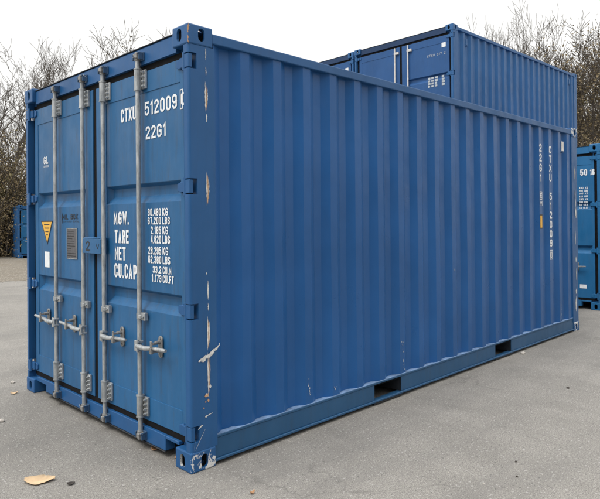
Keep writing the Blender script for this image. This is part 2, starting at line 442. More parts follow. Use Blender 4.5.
def post_mb(H, zc=None, fy=False, rear=False, notch=True):
    """door end corner post at y=0; rounded outer corner, cut back at the hinges"""
    mb = MB(); z0, z1 = .118, H-.118
    e = .004
    def Y(y): return W-y if fy else y
    rc = .016
    full = [(e, .052), (e, e+rc)] + [(e+rc-rc*math.sin(t), e+rc-rc*math.cos(t)) for t in (R(68), R(45), R(22))] + [(e+rc, e), (.192, e), (.192, .05), (.075, .05), (.075, .16), (.062, .16), (.062, .052)]
    cut = [(.062, .016), (.062, e), (.192, e), (.192, .05), (.075, .05), (.075, .16), (.062, .16)]
    zz = [z0]
    if notch:
        for h in sorted(zc): zz += [h-.046, h+.046]
    zz.append(z1)
    for i in range(len(zz)-1):
        p = full if i % 2 == 0 else cut
        if rear: p = [(L-a, b) for a, b in full]
        ccw = fy != rear
        mb.prism([(a, Y(b)) for a, b in (p if ccw else reversed(p))], zz[i], zz[i+1])
    return mb
def scuffs(mb, m_w, m_r):
    """bare patches scraped into the paint on the outer face of the near post (y just below the face)"""
    random.seed(12); y = .0025
    def patch(x, z0, z1, w_, m, n=14, lift=0):
        l, r = [], []; w_ *= .72
        for i in range(n+1):
            z = z1+(z0-z1)*i/n; ww = w_*math.sin(math.pi*(i+.25)/(n+.5))*random.uniform(.55, 1.15); j = random.uniform(-.0015, .0015)
            l.append((x+j-ww/2, y-lift, z)); r.append((x+j+ww/2, y-lift, z))
        vs = l+r; mb.add(vs, [(i, n+1+i, n+2+i, i+1)[::-1] for i in range(n)], m)
    for x, z0, z1, w_, m in [(.127, 2.395, 2.465, .010, m_w), (.128, 2.30, 2.36, .008, m_w), (.128, 2.10, 2.25, .020, m_r), (.130, 2.03, 2.08, .016, m_w),
                             (.134, 1.55, 1.72, .022, m_r), (.130, .985, 1.10, .014, m_w), (.131, .92, .97, .008, m_w), (.131, .70, .87, .022, m_r), (.131, .44, .66, .018, m_r),
                             (.120, 1.135, 1.148, .012, m_w)]:
        patch(x, z0, z1, w_, m)
        if m == m_r:
            patch(x-.006, z0-.01, z1+.02, w_*.6, m_w, lift=.0008)
            patch(x+.007, z0+.03, z1-.01, w_*.4, m_w, lift=.0012)
    # the white starburst of scraped metal
    for k in range(46):
        a = random.uniform(-.070, .080); x = .132+a; z = .655+(a*.25 if a < 0 else a*.75)+random.gauss(0, .006); s_ = random.uniform(.004, .013)*(1.35-abs(a)*11)
        n = 7; q = [(x+s_*random.uniform(.7, 1.9)*math.cos(-t*2*math.pi/n), y-.0015-.00008*k, z+s_*random.uniform(.4, 1.0)*math.sin(-t*2*math.pi/n)+s_*.5*math.cos(-t*2*math.pi/n)) for t in range(n)]
        mb.poly(q[::-1], m_w)
    for k in range(9):
        x = .118+random.gauss(0, .012); z = .385+random.gauss(0, .035); s_ = random.uniform(.003, .011)
        n = 6; q = [(x+s_*random.uniform(.5, 1.3)*math.cos(t*2*math.pi/n), y-.001-.0002*k, z+s_*1.3*random.uniform(.5, 1.3)*math.sin(t*2*math.pi/n)) for t in range(n)]
        mb.poly(q, m_w if k % 2 else m_r)
    for (xa, za, xb, zb, w_) in [(.10, .305, .155, .318, .005), (.05, .245, .085, .262, .010), (.03, .13, .10, .235, .004), (.02, .13, .03, .19, .003)]:
        mb.poly([(xa, y-.0022, za), (xb, y-.0022, zb), (xb, y-.0022, zb+w_*.4), ((xa+xb)/2, y-.0022, (za+zb)/2+w_), (xa, y-.0022, za+w_*.3)], m_w)

def lock_gear(door, yr, H, side, full=True, rod_m=None, rod_top=None):
    """one lock rod and its fittings. side = +1: handle points to +y, -1: to -y"""
    rod_m = rod_m or galv
    top = rod_top or H-.085; bot = .085
    x = .010
    r = MB(); r.tube([(x, yr, bot-.01), (x, yr, top+.01)], 0.0155, 14)
    rod = r.build('lock_rod', rod_m, door)
    if not full: return
    for zc, up in ((top, 1), (bot, -1)):                       # cam and keeper
        c = MB()
        c.tube([(x, yr, zc-.026), (x, yr, zc+.022)], .021, 12)
        c.box(-.020, .022, yr-.034, yr+.004, zc-.010, zc+.012)
        c.box(-.026, -.004, yr-.040, yr-.024, zc-.018, zc+.020)
        c.tube([(-.014, yr+.006, zc+.010*up), (-.014, yr-.034, zc+.016*up)], .007, 8)
        c.tube([(x, yr+.020, zc-.014*up), (x, yr-.036, zc-.014*up)], .007, 8)
        c.build('rod_cam', galv_dark, door, bevel=.003)
        k = MB()
        k.box(.018, .030, yr-.052, yr+.030, zc-.028, zc+.028)
        k.box(-.012, .018, yr-.052, yr-.042, zc-.024, zc+.024); k.box(-.012, .018, yr+.024, yr+.034, zc-.020, zc+.020)
        k.tube([(.010, yr-.047, zc+.018), (-.016, yr-.047, zc+.018)], .007, 8)
        k.build('cam_keeper', blue_cam, door, bevel=.003)
    for zc in (H-.231, .223+.045):                             # long bearing brackets, bolted
        s_ = MB()
        s_.tube([(x, yr, zc-.066), (x, yr, zc+.066)], .0235, 14)
        s_.tube([(x, yr, zc-.072), (x, yr, zc-.064)], .0265, 14); s_.tube([(x, yr, zc+.064), (x, yr, zc+.072)], .0265, 14)
        s_.box(.026, .0405, yr-.064, yr+.030, zc-.060, zc+.060)
        for dz in (-.045, -.015, .015, .045):
            s_.tube([(.030, yr-.046, zc+dz), (.014, yr-.046, zc+dz)], .0105, 6, smooth=False)
            s_.tube([(.020, yr-.046, zc+dz), (.006, yr-.046, zc+dz)], .0055, 6)
        s_.build('rod_bearing', galv, door, bevel=.0015)
    s_ = MB(); zc = .842                                       # small guide
    s_.tube([(x, yr, zc-.018), (x, yr, zc+.018)], .0205, 12)
    s_.box(.010, .036, yr-.062, yr-.008, zc-.024, zc+.024)
    s_.box(-.008, .014, yr-.036, yr-.008, zc-.012, zc+.012)
    s_.tube([(.010, yr-.046, zc), (.000, yr-.046, zc)], .009, 6, smooth=False)
    s_.build('rod_guide', galv, door, bevel=.002)
    h = MB(); zc = .657; Sg = side                              # handle, hub and catch
    h.box(-.016, .024, yr-.022, yr+.022, zc-.034, zc-.020); h.box(-.016, .024, yr-.022, yr+.022, zc+.016, zc+.030)
    h.box(-.020, -.006, yr-.018, yr+.018, zc-.036, zc+.032)
    h.tube([(-.013, yr+Sg*.010, zc-.040), (-.013, yr+Sg*.010, zc+.036)], .008, 8)
    pts = [(-.012, yr+Sg*.004, zc-.002), (-.020, yr+Sg*.055, zc-.002), (-.022, yr+Sg*.12, zc+.000), (-.016, yr+Sg*.165, zc+.006), (-.020, yr+Sg*.22, zc+.012), (-.022, yr+Sg*.29, zc+.016), (-.020, yr+Sg*.345, zc+.018)]
    n0 = len(h.v); h.tube(pts, [.015, .017, .016, .014, .013, .013, .010], 8)
    h.build('door_handle', galv, door, bevel=.002)
    c = MB(); yc = yr+Sg*.205; zc2 = zc+.014
    c.prism([(yc+p, zc2+q) for p, q in stadium(.044, .136)], .030, .0405, f=lambda y_, z_, x_: (x_, y_, z_))
    c.box(-.028, .030, yc-.010, yc+.010, zc2-.030, zc2-.016)
    c.box(-.042, -.026, yc-.012, yc+.012, zc2-.034, zc2+.004)
    c.tube([(.030, yc, zc2+.030), (-.004, yc, zc2+.030)], .012, 8)
    c.box(-.034, .022, yc-.007, yc+.007, zc2+.020, zc2+.034); c.box(-.038, -.030, yc-.009, yc+.009, zc2+.004, zc2+.044)
    c.tube([(.031, yc, zc2-.050), (.024, yc, zc2-.050)], .009, 6); c.tube([(.031, yc, zc2+.054), (.024, yc, zc2+.054)], .009, 6)
    c.build('handle_catch', galv_dark, door, bevel=.002)

def make_door(root, H, ya, yb, mat, label=None, groove_dark=None):
    """door leaf from y=ya to yb with two pressed horizontal grooves"""
    x0 = .042; s = H/2.591
    z0, z1 = .178, H-.178
    mb = MB()
    fw = .085; fa = .10
    pa, pb = ya+(.035 if ya < 1 else .125), yb-(.145 if ya < 1 else .065)
    # frame members
    mb.box(x0, x0+.05, ya, pa, z0, z1); mb.box(x0, x0+.05, pb, yb, z0, z1)
    mb.box(x0, x0+.05, pa, pb, z0, z0+.145); mb.box(x0, x0+.05, pa, pb, z1-.135, z1)
    xp = x0+.0045; d = .040
    prof = [(z0+.145, xp)]
    for gz in (.945*s, 1.635*s):
        prof += [(gz-.066, xp), (gz-.062, xp+.003), (gz-.018, xp+d), (gz+.040, xp+d), (gz+.058, xp+.003), (gz+.062, xp)]
    prof.append((z1-.135, xp))
    vs = []; 
    for z, x in prof:
        ins = .0 if x < xp+.01 else .030
        vs += [(x, pa+ins, z), (x, pb-ins, z)]
    fs = [(2*i, 2*i+2, 2*i+3, 2*i+1) for i in range(len(prof)-1)]
    mb.add(vs, fs)
    for gi in range(2):                                         # groove ends
        i0 = 1+gi*6
        for sgn, y_, ins in ((0, pa, .03), (1, pb, -.03)):
            idx = [i0+1, i0+2, i0+3, i0+4]
            o = [(prof[idx[0]][1], y_, prof[idx[0]][0]), (prof[idx[1]][1], y_+ins, prof[idx[1]][0]), (prof[idx[2]][1], y_+ins, prof[idx[2]][0]), (prof[idx[3]][1], y_, prof[idx[3]][0])]
            mb.add(o, [(0, 1, 2, 3) if sgn else (3, 2, 1, 0)])
    # back skin so the leaf is closed
    mb.box(x0+.052, x0+.056, ya, yb, z0, z1)
    o = mb.build('door', mat, root, bevel=.0035, seg=2)
    if label: o['label'] = label
    return o

def make_container(label, group=None, H=2.591, paints=None, kind='full'):
    P_ = dict(post=blue, door=blue_door, wall=blue_wall, rail=blue_rail, top=blue, d=blue)
    P_.update(paints or {})
    main = kind == 'main'
    root = empty('shipping_container')
    tag(root, label, 'shipping container', group)
    cm = {'d': P_['d']}
    if main: cm['scrape'] = True
    castings(root, H, cm)
    s = H/2.591; hz = [h*s for h in HZ]
    # posts
    mb = post_mb(H, hz)
    if main: scuffs(mb, 1, 2)
    mb.build('corner_post', [P_['post'], white_p, rust], root)
    post_mb(H, hz, fy=True).build('corner_post', P_['post'], root)
    mb = post_mb(H, hz, rear=True, notch=False)
    if main:
        random.seed(7)
        for k in range(16):
            z = random.uniform(.15, 2.4); h_ = random.uniform(.05, .22); x = L-.10+random.uniform(-.015, .02)
            mb.poly([(x, .0025-.0002*k, z), (x+.012, .0025-.0002*k, z), (x+.018, .0025-.0002*k, z+h_*.5), (x+.008, .0025-.0002*k, z+h_), (x-.004, .0025-.0002*k, z+h_*.6)], 1)
    mb.build('corner_post', [P_['post'], white_p], root)
    post_mb(H, hz, fy=True, rear=True, notch=False).build('corner_post', P_['post'], root)
    # long walls, rear wall, roof, floor
    wa = MB()
    zt, zb = H-.086, .178
    pr_ = profile(.19, L-.19)
    corrugated(wa, pr_, zb, zt, lambda a, d_, z: (a, .018+d_, z), nz=8, wob=.0030)
    if main:
        random.seed(31)
        for xc, za, zb_, k in ((1.000, .24, .36, 9), (2.128, .20, .44, 14), (1.285, .22, .26, 3), (5.50, .25, .40, 5), (2.97, .9, 1.0, 2)):
            for i in range(k):
                z = random.uniform(za, zb_); x = xc+random.gauss(0, .008); s_ = random.uniform(.001, .0032)
                wa.poly([(x-s_, .0135, z-s_*1.5), (x+s_*.8, .0135, z-s_*2), (x+s_, .0135, z+s_*2.2), (x-s_*.3, .0135, z+s_*3)], 1)
    wa.build('side_wall', [P_['wall'], white_p], root)
    wa = MB(); corrugated(wa, pr_, zb, zt, lambda a, d_, z: (a, W-.018-d_, z)); wa.build('side_wall', P_['wall'], root)
    wa = MB(); corrugated(wa, profile(.07, W-.07, .25, .25, .045), zb, zt, lambda a, d_, z: (L-.02-d_, a, z)); wa.build('end_wall', P_['wall'], root)
    rf = MB()
    rf.box(.06, L-.06, .03, W-.03, H-.034, H-.030)
    for k in range(26):
        x = .30+k*.21; rf.box(x, x+.09, .12, W-.12, H-.0299, H-.020)
    rf.build('roof', P_['top'], root)
    fl = MB(); fl.box(.10, L-.03, .06, W-.06, .150, .172)
    fl.build('floor', wood, root)
    fb = MB()
    for k in range(19):
        x = .35+k*.30
        if any(abs(x-c) < .24 for c in (1.91, 3.935)): continue
        fb.box(x, x+.045, .06, W-.06, .045, .148)
    fb.build('cross_members', dark, root)
    # rails
    for sy in (0, 1):
        def yy(a, b): return (a, b) if not sy else (W-b, W-a)
        t_ = MB(); a, b = yy(.006, .064)
        t_.box(.178, L-.178, a, b, H-.088, H-.028)
        t_.build('top_rail', P_['post'], root, bevel=.006, seg=2)
        q = MB(); m_ = .012
        segs = [(.178, 1.735), (2.095, 3.755), (4.115, L-.178)]
        for xa, xb in segs:
            a, b = yy(.012, .018); q.box(xa, xb, a, b, .040, .160)
            
        a, b = yy(.0, .055); q.box(.178, L-.178, a, b, .0245, .0395)
        a, b = yy(.008, .062); q.box(.192, L-.192, a, b, .1605, .1765)
        if main and not sy:                                      # edge of the ledge under the corrugations
            pass
        q.build('bottom_rail', P_['rail'], root, bevel=.0025)
    for xa in (1.735, 3.755):
        fp = MB()
        xb = xa+.36
        fp.box(xa-.008, xa, .02, W-.02, .040, .1475); fp.box(xb, xb+.008, .02, W-.02, .040, .1475)
        fp.box(xa+.001, xb-.001, .02, W-.02, .1485, .1495)
        fp.box(xa-.01, xb+.01, .006, .040, .010, .022); fp.box(xa-.01, xb+.01, W-.04, W-.006, .010, .022)
        fp.build('forklift_pocket', dark, root)
    # door end header and sill
    hd = MB()
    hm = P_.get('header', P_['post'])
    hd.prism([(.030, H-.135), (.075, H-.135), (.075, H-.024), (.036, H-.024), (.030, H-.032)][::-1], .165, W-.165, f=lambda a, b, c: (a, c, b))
    hd.box(.024, .10, .165, W-.165, H-.0238, H-.0195, 1)  # dark strip that paints in the shadow at the roof edge
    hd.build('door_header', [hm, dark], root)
    si = MB(); si.box(.028, .10, .310, W-.345, .044, .138); si.box(.028, .10, .165, .309, .118, .138); si.box(.028, .10, W-.344, W-.165, .100, .138)
    si.box(.022, .10, .312, W-.347, .036, .0435, 1)
    si.build('door_sill', [P_['post'], dark], root, bevel=.003)
    gk = MB()
    gk.box(.052, .070, .13, W-.13, H-.178, H-.136); gk.box(.048, .070, .10, W-.10, .139, .177)
    gk.box(.052, .075, 1.205, 1.262, .178, H-.178); gk.box(.060, .078, .052, .110, .14, H-.14); gk.box(.060, .078, W-.110, W-.052, .14, H-.14)
    gk.build('door_gasket', rubber, root)
    dr = make_door(root, H, .108, 1.207, P_['door']); dl = make_door(root, H, 1.260, W-.108, P_['door'])
    for sgn, dd in ((0, dr), (1, dl)):
        for z in hz:
            def Y(y): return W-y if sgn else y
            def bx(mb, x0, x1, a, b, z0, z1): mb.box(x0, x1, min(Y(a), Y(b)), max(Y(a), Y(b)), z0, z1)
            h = MB(); h.tube([(.016, Y(.060), z-.052), (.016, Y(.060), z+.052)], .0125, 10)
            bx(h, .006, .034, .008, .050, z-.040, z+.040)
            bx(h, .020, .0405, .062, .120, z-.030, z+.030)
            h.prism([(Y(.12), z-.034), (Y(.165), z-.020), (Y(.165), z+.020), (Y(.12), z+.034)][::-1 if sgn else 1], .030, .0455, f=lambda a, b, c: (c, a, b))
            h.build('hinge', P_['post'], dd, bevel=.003)
    rods = [(.570, -1, dr), (1.043, -1, dr), (1.361, 1, dl), (1.840, 1, dl)]
    for i, (y, sd_, dd) in enumerate(rods):
        if kind in ('main', 'full'): lock_gear(dd, y, H, sd_)
        elif kind == 'stack' and i in (1, 2): lock_gear(dd, y, H, sd_, full=False, rod_m=galv_light, rod_top=H-.20)
        if kind == 'stack' and i in (1, 2):
            b = MB(); b.box(.0, .04, y-.09, y+.02, H-.33, H-.28); b.build('rod_guide', galv_light, dd, bevel=.003)
    return root, dr, dl
galv_light = flat('pale_galvanised_steel', (.60, .58, .56), .45, .15, .2)

# ------------------------------------------------------------------ the near container
main, door_r, door_l = make_container('large blue container filling the foreground, four grey lock rods on its doors, scraped corner post', kind='main')
DX = .0405                                                       # lettering lies just proud of the door skin at x=.042/.0465
fr_d = lambda y, z: (.0438, y, z)
def letter(parent, mat, fr, *items, bold=.022):
    t = MB()
    for body, a, b, c, d in items: text_into(t, body, a, b, c, d, fr, bold=bold)
    return t.build('lettering', mat, parent)
letter(door_r, white, fr_d, ('CTXU', .852, .655, 2.122, 2.212))
letter(door_r, white, fr_d, ('512009', .545, .181, 2.128, 2.216))
letter(door_r, white, fr_d, ('22G1', .535, .302, 1.975, 2.058))
t = MB(); text_into(t, '0', .132, .088, 2.135, 2.212, lambda y, z: (.0395, y, z)); frame_rect(t, .142, .112, 2.115, 2.232, .006, lambda y, z: (.0393, y, z))
t.build('lettering', white, door_r)
for it in [('MGW.', .962, .757, 1.430, 1.517), ('TARE', .949, .760, 1.302, 1.394), ('NET', .950, .802, 1.186, 1.278), ('CU.CAP', .957, .659, 1.066, 1.163)]:
    letter(door_r, white, fr_d, it, bold=.032)
for s_, u_, a, b, c, d in [('30.480', 'KG', .517, .288, 1.484, 1.532), ('67.200', 'LBS', .518, .267, 1.430, 1.477), ('2.185', 'KG', .483, .288, 1.368, 1.418), ('4.820', 'LBS', .484, .267, 1.310, 1.360),
                       ('28.295', 'KG', .514, .288, 1.240, 1.290), ('62.380', 'LBS', .516, .267, 1.184, 1.233), ('33.2', 'CU.M', .463, .255, 1.124, 1.168), ('1.173', 'CU.FT', .476, .229, 1.068, 1.116)]:
    letter(door_r, white, fr_d, (s_, a, .366, c, d), (u_, .349, b, c, d), bold=.025)
t = MB()
text_into(t, 'GL', 2.150, 2.060, 1.935, 1.998, fr_d, bold=.02); text_into(t, 'certified', 2.152, 2.050, 1.908, 1.922, fr_d)
t.build('lettering', white, door_l)
t = MB(); rect(t, 2.139, 2.045, 1.075, 1.205, fr_d); t.build('sticker', white, door_l)['label'] = 'blank white sticker'
t = MB(); t.poly([(.0440, 2.215, 1.462), (.0440, 2.087, 1.262), (.0440, 1.980, 1.462)], 0)
t.poly([(.0432, 2.196, 1.452), (.0432, 2.087, 1.283), (.0432, 1.996, 1.452)], 1)
for k in range(4): rect(t, 2.150+.0-.012*k, 2.040+.010*k, 1.425-.028*k, 1.433-.028*k, lambda y, z: (.0424, y, z), 0)
t.build('warning_sticker', [black, yellow], door_l)['label'] = 'yellow triangle warning sticker pointing down'
t = MB(); text_into(t, 'Mil Box S', 1.790, 1.440, 1.470, 1.512, fr_d, bold=.02); rect(t, 1.802, 1.796, 1.440, 1.518, fr_d)
text_into(t, 'container rental', 1.785, 1.500, 1.448, 1.460, fr_d)
t.build('lettering', black, door_l)
t = MB(); t.box(.0425, .0460, 1.531, 1.712, 1.163, 1.403, 0)
frame_rect(t, 1.712, 1.531, 1.163, 1.403, .006, lambda y, z: (.0418, y, z), 1)
random.seed(2)
for k in range(11):
    z = 1.185+k*.019; rect(t, 1.70, 1.70-random.uniform(.06, .15), z, z+.005, lambda y, z: (.0417, y, z), 2)
t.build('safety_plate', [plate_m, galv, black], door_l, bevel=0)
# lock box on the centre line, numbered 2
t = MB()
t.box(-.006, .040, 1.052, 1.066, 1.222, 1.338); t.box(-.006, .040, 1.306, 1.320, 1.222, 1.338)
t.box(-.012, -.005, 1.050, 1.322, 1.222, 1.330); t.box(-.012, .040, 1.066, 1.306, 1.330, 1.338); t.box(-.008, .040, 1.066, 1.306, 1.300, 1.306)
o = t.build('lock_box', blue_door, main, bevel=.003)
t = MB(); text_into(t, '2', 1.268, 1.212, 1.240, 1.310, lambda y, z: (-.0132, y, z), bold=.01)
text_into(t, 'v', 1.115, 1.070, 1.258, 1.292, lambda y, z: (-.0132, y, z), bold=.03); t.build('lettering', black, o)
# side markings
fr_s = lambda a, b: (a, .0165, b)
t = MB()
def column(txt, xc, z_top, pitch, h_, w_=.066):
    z = z_top
    for ch in txt:
        if ch != ' ':
            ww = w_*(.45 if ch == '1' else 1)
            text_into(t, ch, xc-ww/2, xc+ww/2, z-h_, z, fr_s, bold=.05)
        z -= pitch
column('22G1', 4.938, 2.305, .115, .088); t.build('lettering', white, main); t = MB()
column('CTXU 512009', 5.219, 2.305, .1115, .088)
text_into(t, '0', 5.196, 5.242, .968, 1.045, fr_s, bold=.02); frame_rect(t, 5.185, 5.254, .950, 1.062, .008, fr_s)
t.build('lettering', white, main); t = MB()
frame_rect(t, 4.905, 4.972, 1.66, 1.755, .010, fr_s); text_into(t, 'E', 4.918, 4.960, 1.680, 1.735, fr_s, bold=.03); text_into(t, 'M', 4.905, 4.972, 1.590, 1.645, fr_s, bold=.03)
t.build('lettering', white, main)
t = MB(); rect(t, 4.903, 4.973, 1.322, 1.488, fr_s, 1); rect(t, 4.912, 4.964, 1.335, 1.475, lambda a, b: (a, .0158, b), 0)
t.build('warning_sticker', [yellow, black], main)['label'] = 'small yellow upright sticker on the long wall'
def vent(x, H=2.591):
    v = MB(); v.box(x-.050, x+.050, .020, .050, H-.335, H-.188, 0)
    v.box(x-.034, x+.034, .012, .020, H-.320, H-.203, 1)
    return v
vent(5.600).build('vent', [blue, galv_light], main, bevel=.004, seg=2)
# pale line painted for the light on the ledge below the corrugated wall
t = MB(); random.seed(9); pr_ = profile(.19, L-.19)
for (a0, d0), (a1, d1) in zip(pr_[:-1], pr_[1:]):
    y0, y1 = .017+d0, .017+d1
    t.add([(a0, .0095, .1772), (a1, .0095, .1772), (a1, y1, .1785), (a0, y0, .1785)], [(0, 1, 2, 3)])
t.build('rail_seam', flat('lit_seam', (.16, .25, .40), .6, .5, sc=12), main)

# ------------------------------------------------------------------ containers behind
G = 'stacked blue containers behind the near one'
far_p = dict(post=blue_far, door=paint('stack_door_paint', (.015, .080, .235), .5, .2, .4), wall=blue_far, rail=blue_far, top=blue_far, d=blue_far, header=paint('stack_header_shaded', (.008, .035, .10), .6, .1, .5))  # header colour darkened to carry the roof edge shadow
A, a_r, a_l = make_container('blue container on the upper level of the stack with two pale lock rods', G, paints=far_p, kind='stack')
fr_a = lambda y, z: (.0425, y, z)
t = MB(); rect(t, .275, .185, 2.19, 2.36, fr_a); t.build('sticker', white, a_r)
t = MB(); random.seed(4)
text_into(t, 'CTXU 517 2', .60, .19, 2.055, 2.100, fr_a, bold=0); t.build('lettering', faded, a_r)
t = MB()
for i in range(4):
    for j in range(5):
        if random.random() < .85: rect(t, .59-j*.078, .59-j*.078-random.uniform(.045, .068), 1.455+i*.052, 1.455+i*.052+.038, fr_a)
t.build('data_panel', faded, a_r)
vent(.52).build('vent', blue_far, A, bevel=.004); vent(5.60).build('vent', blue_far, A, bevel=.004)
A.location = (8.20, 2.965, 2.591); A.rotation_euler.z = R(-1.2)
for nm, loc, lab in (('A2', (8.30, 5.47, 2.591), 'upper blue container left of the one with pale rods, mostly hidden by the near roof'),
                     ('B', (8.20, 2.965, 0), 'blue container on the ground carrying the upper container with the pale lock rods'),
                     ('B2', (8.30, 5.47, 0), 'blue container on the ground under the half hidden upper container')):
    c = copy_tree(A); c.location = loc; tag(c, lab)
    c.rotation_euler.z = R(-1.2)

teal_p = dict(post=teal, door=teal, wall=teal, rail=teal, top=teal, d=teal)
C_, c_r, c_l = make_container('light teal blue container at the right edge of the photo, numbered 50 on its door', paints=teal_p, kind='full')
C_.location = (7.90, .305, 0)
t = MB(); fr_c = lambda y, z: (.040, y, z)
text_into(t, '50', .310, .208, 2.110, 2.208, fr_c, bold=.035); text_into(t, '16', .165, .100, 2.110, 2.206, fr_c, bold=.04)
for i in range(8): text_into(t, ['480 KG', '200 LBS', '185 KG', '820 LBS', '295 KG', '380 LBS', '3.2 CU.M', '173 CU.FT'][i], .330, .200, 1.90-i*.045, 1.93-i*.045, fr_c, bold=.03)
rect(t, .335, .235, .325, .385, fr_c)
t.build('lettering', white, c_r)

D_, d_r, d_l = make_container('small blue container far off at the left, half hidden behind the near container', H=2.14, paints=dict(post=blue_far, door=teal, wall=blue_far, rail=blue_far, top=blue_far, d=blue_far), kind='full')
D_.rotation_euler.z = R(90-12)

# ------------------------------------------------------------------ placing from the camera's ray on the ground
def ground_at(u, v, dist=None):
    d = F + R2*((u-300+16.92)/588.88) - U2*((v-249.5+33.13)/588.88)
    if dist is None: k = -CAM.z/d.z
    else: k = dist/math.hypot(d.x, d.y)
    p = CAM + d*k; return Vector((p.x, p.y, 0))
p = ground_at(18.5, 258.5)
rz = D_.rotation_euler.z
D_.location = p - Matrix.Rotation(rz, 3, 'Z') @ Vector((0, W, 0))

# ------------------------------------------------------------------ trees and shrubs
def grow(mb, p, d, r, length, depth, rng, leaves=None, up=.12, spread=.55, taper=.62, twig=.010):
    n = 5 if depth > 1 else 3; pts = [p.copy()]; rs = [r]; q = p.copy(); dd = d.copy(); j_ = .12 if depth > 4 else .24
    for i in range(n):
        dd = (dd + Vector((rng.gauss(0, j_), rng.gauss(0, j_), rng.gauss(0, j_*.6)+up*.5))).normalized()
        q = q + dd*length/n; pts.append(q.copy()); rs.append(max(twig, r*(1-(1-taper)*(i+1)/n)))
    mb[0 if depth >= 6 else 1].tube(pts, rs, 8 if depth >= 5 else (4 if depth > 1 else 3), caps=False)
    if depth <= 0: return
    # two or three forks at the end, side shoots along the way
    ks = [n]*2 + [rng.randrange(2, n) for _ in range(1 if depth > 4 else 2)] if n > 2 else [n, n]
    ax = rng.uniform(0, 6.283)
    for j, i in enumerate(ks):
        dirn = (pts[i]-pts[i-1]).normalized()
        a = dirn.orthogonal().normalized(); a.rotate(Matrix.Rotation(ax + j*2.4 + rng.uniform(-.5, .5), 3, dirn))
        tip = i == n
        nd = (dirn + a*(rng.uniform(.35, .75) if tip else rng.uniform(.7, 1.3))*spread*1.6 + Vector((0, 0, up))).normalized()
        k = rng.uniform(.70, .92) if tip else rng.uniform(.45, .72)
        grow(mb, pts[i], nd, max(twig, rs[i]*(rng.uniform(.66, .82) if tip else rng.uniform(.35, .5))), length*k, depth-(1 if tip else 2) if depth > 1 else 0, rng, leaves, up, spread, taper, twig)
    if leaves and depth <= 2:
        for _ in range(leaves[1]):
            c = pts[rng.randrange(1, n+1)] + Vector([rng.gauss(0, leaves[2]) for _ in range(3)])
            leaf(mb[2], c, rng.uniform(.6, 1.3)*leaves[0], rng)
def leaf(mb, c, s_, rng):
    a = Vector([rng.gauss(0, 1) for _ in range(3)]).normalized(); b = a.orthogonal().normalized()
    b.rotate(Matrix.Rotation(rng.uniform(0, 6.28), 3, a)); e = a.cross(b)
    mb.add([c-b*s_, c+e*s_*.5, c+b*s_, c-e*s_*.5+a*s_*.25], [(0, 1, 2), (0, 2, 3)])
def make_tree(seed, h, r, depth=7, leaves=None, leafm=None, spread=.5, up=.12, twig=.0075, first=.24):
    rng = random.Random(seed); mb = [MB(), MB(), MB()]
    root = empty('tree')
    grow(mb, Vector((0, 0, 0)), Vector((rng.gauss(0, .05), rng.gauss(0, .05), 1)).normalized(), r, h*first, depth, rng, leaves, up, spread, .72, twig)
    mx_ = max(v[2] for v in mb[1].v); s_ = h/mx_
    tr = mb[0].build('trunk', bark, root)
    cr = MB(); cr.v = mb[1].v+mb[2].v; n0 = len(mb[1].v)
    cr.f = mb[1].f+[[i+n0 for i in f] for f in mb[2].f]; cr.m = [0]*len(mb[1].f)+[1]*len(mb[2].f); cr.sm = [True]*len(mb[1].f)+[False]*len(mb[2].f)
    cr.build('crown', [bark2, leafm or leaf_b], root)
    root.scale = (s_, s_, s_)
    return root
TG = 'bare trees behind the yard'
T1 = make_tree(11, 9.5, .27)
T2 = make_tree(23, 9.0, .20, spread=.38, up=.14)
T3 = make_tree(37, 10, .22, spread=.42, leaves=(.05, 2, .08), leafm=leaf_b)
T4 = make_tree(51, 8.5, .17, depth=8, leaves=(.055, 6, .26), leafm=leaf_o, spread=.55)
T5 = make_tree(63, 8.5, .17, depth=8, leaves=(.055, 6, .28), leafm=leaf_b, spread=.6)
used = set()
def put(T, u, dist, h, rz, label, group=TG, thin=1.0):
    o = T if T not in used else copy_tree(T)
    used.add(T)
    if o is T: T['h0'] = max((T.scale.x*v.co.z for ch in T.children for v in ch.data.vertices))
    h0 = T['h0']; k = h/h0; base = T['s0'] if 's0' in T.keys() else T.scale.x
    if o is T: T['s0'] = T.scale.x
    s_ = T['s0']*k; o.scale = (s_*thin, s_*thin, s_)
    o.location = ground_at(u, 300, dist); o.rotation_euler.z = rz
    tag(o, label, 'tree', group)
    return o
put(T1, 8, 34, 11.2, 0.5, 'bare tree with dark forked limbs at the left edge of the photo')
put(T2, -22, 28, 8.8, 2.0, 'bare tree at the very left edge, thin upright branches reaching into the photo')
put(T2, 60, 32, 10.3, 4.0, 'thin bare tree rising over the left end of the door header', thin=.75)
put(T1, 36, 37, 10.4, 2.2, 'bare tree between the left edge and the door header corner, standing further back')
put(T3, 112, 33, 11.9, 1.2, 'bare tree with a few clinging leaves above the middle of the doors')
put(T2, 489, 36, 13.2, 5.2, 'thin bare tree tops showing above the corrugated side of the stack', thin=.55)
put(T1, 556, 31, 12.0, 3.4, 'tall bare tree with spreading crown behind the right end of the stack', thin=.75)
put(T3, 588, 33, 11.8, 2.9, 'bare tree with a few leaves at the top right of the photo')
put(T4, 585, 26, 8.2, .4, 'olive leaved tree beside the right end of the stack')
put(T5, 606, 24, 8.6, 1.9, 'brown leaved tree at the right edge above the teal container')
put(T5, 566, 29, 7.6, 4.4, 'brown leaved tree low behind the corner of the upper container')
put(T4, 640, 27, 9.0, 3.7, 'olive leaved tree at the very right edge, outermost of the leaved trees')
put(T5, 600, 33, 8.0, 5.4, 'brown leaved tree standing behind the others on the right')

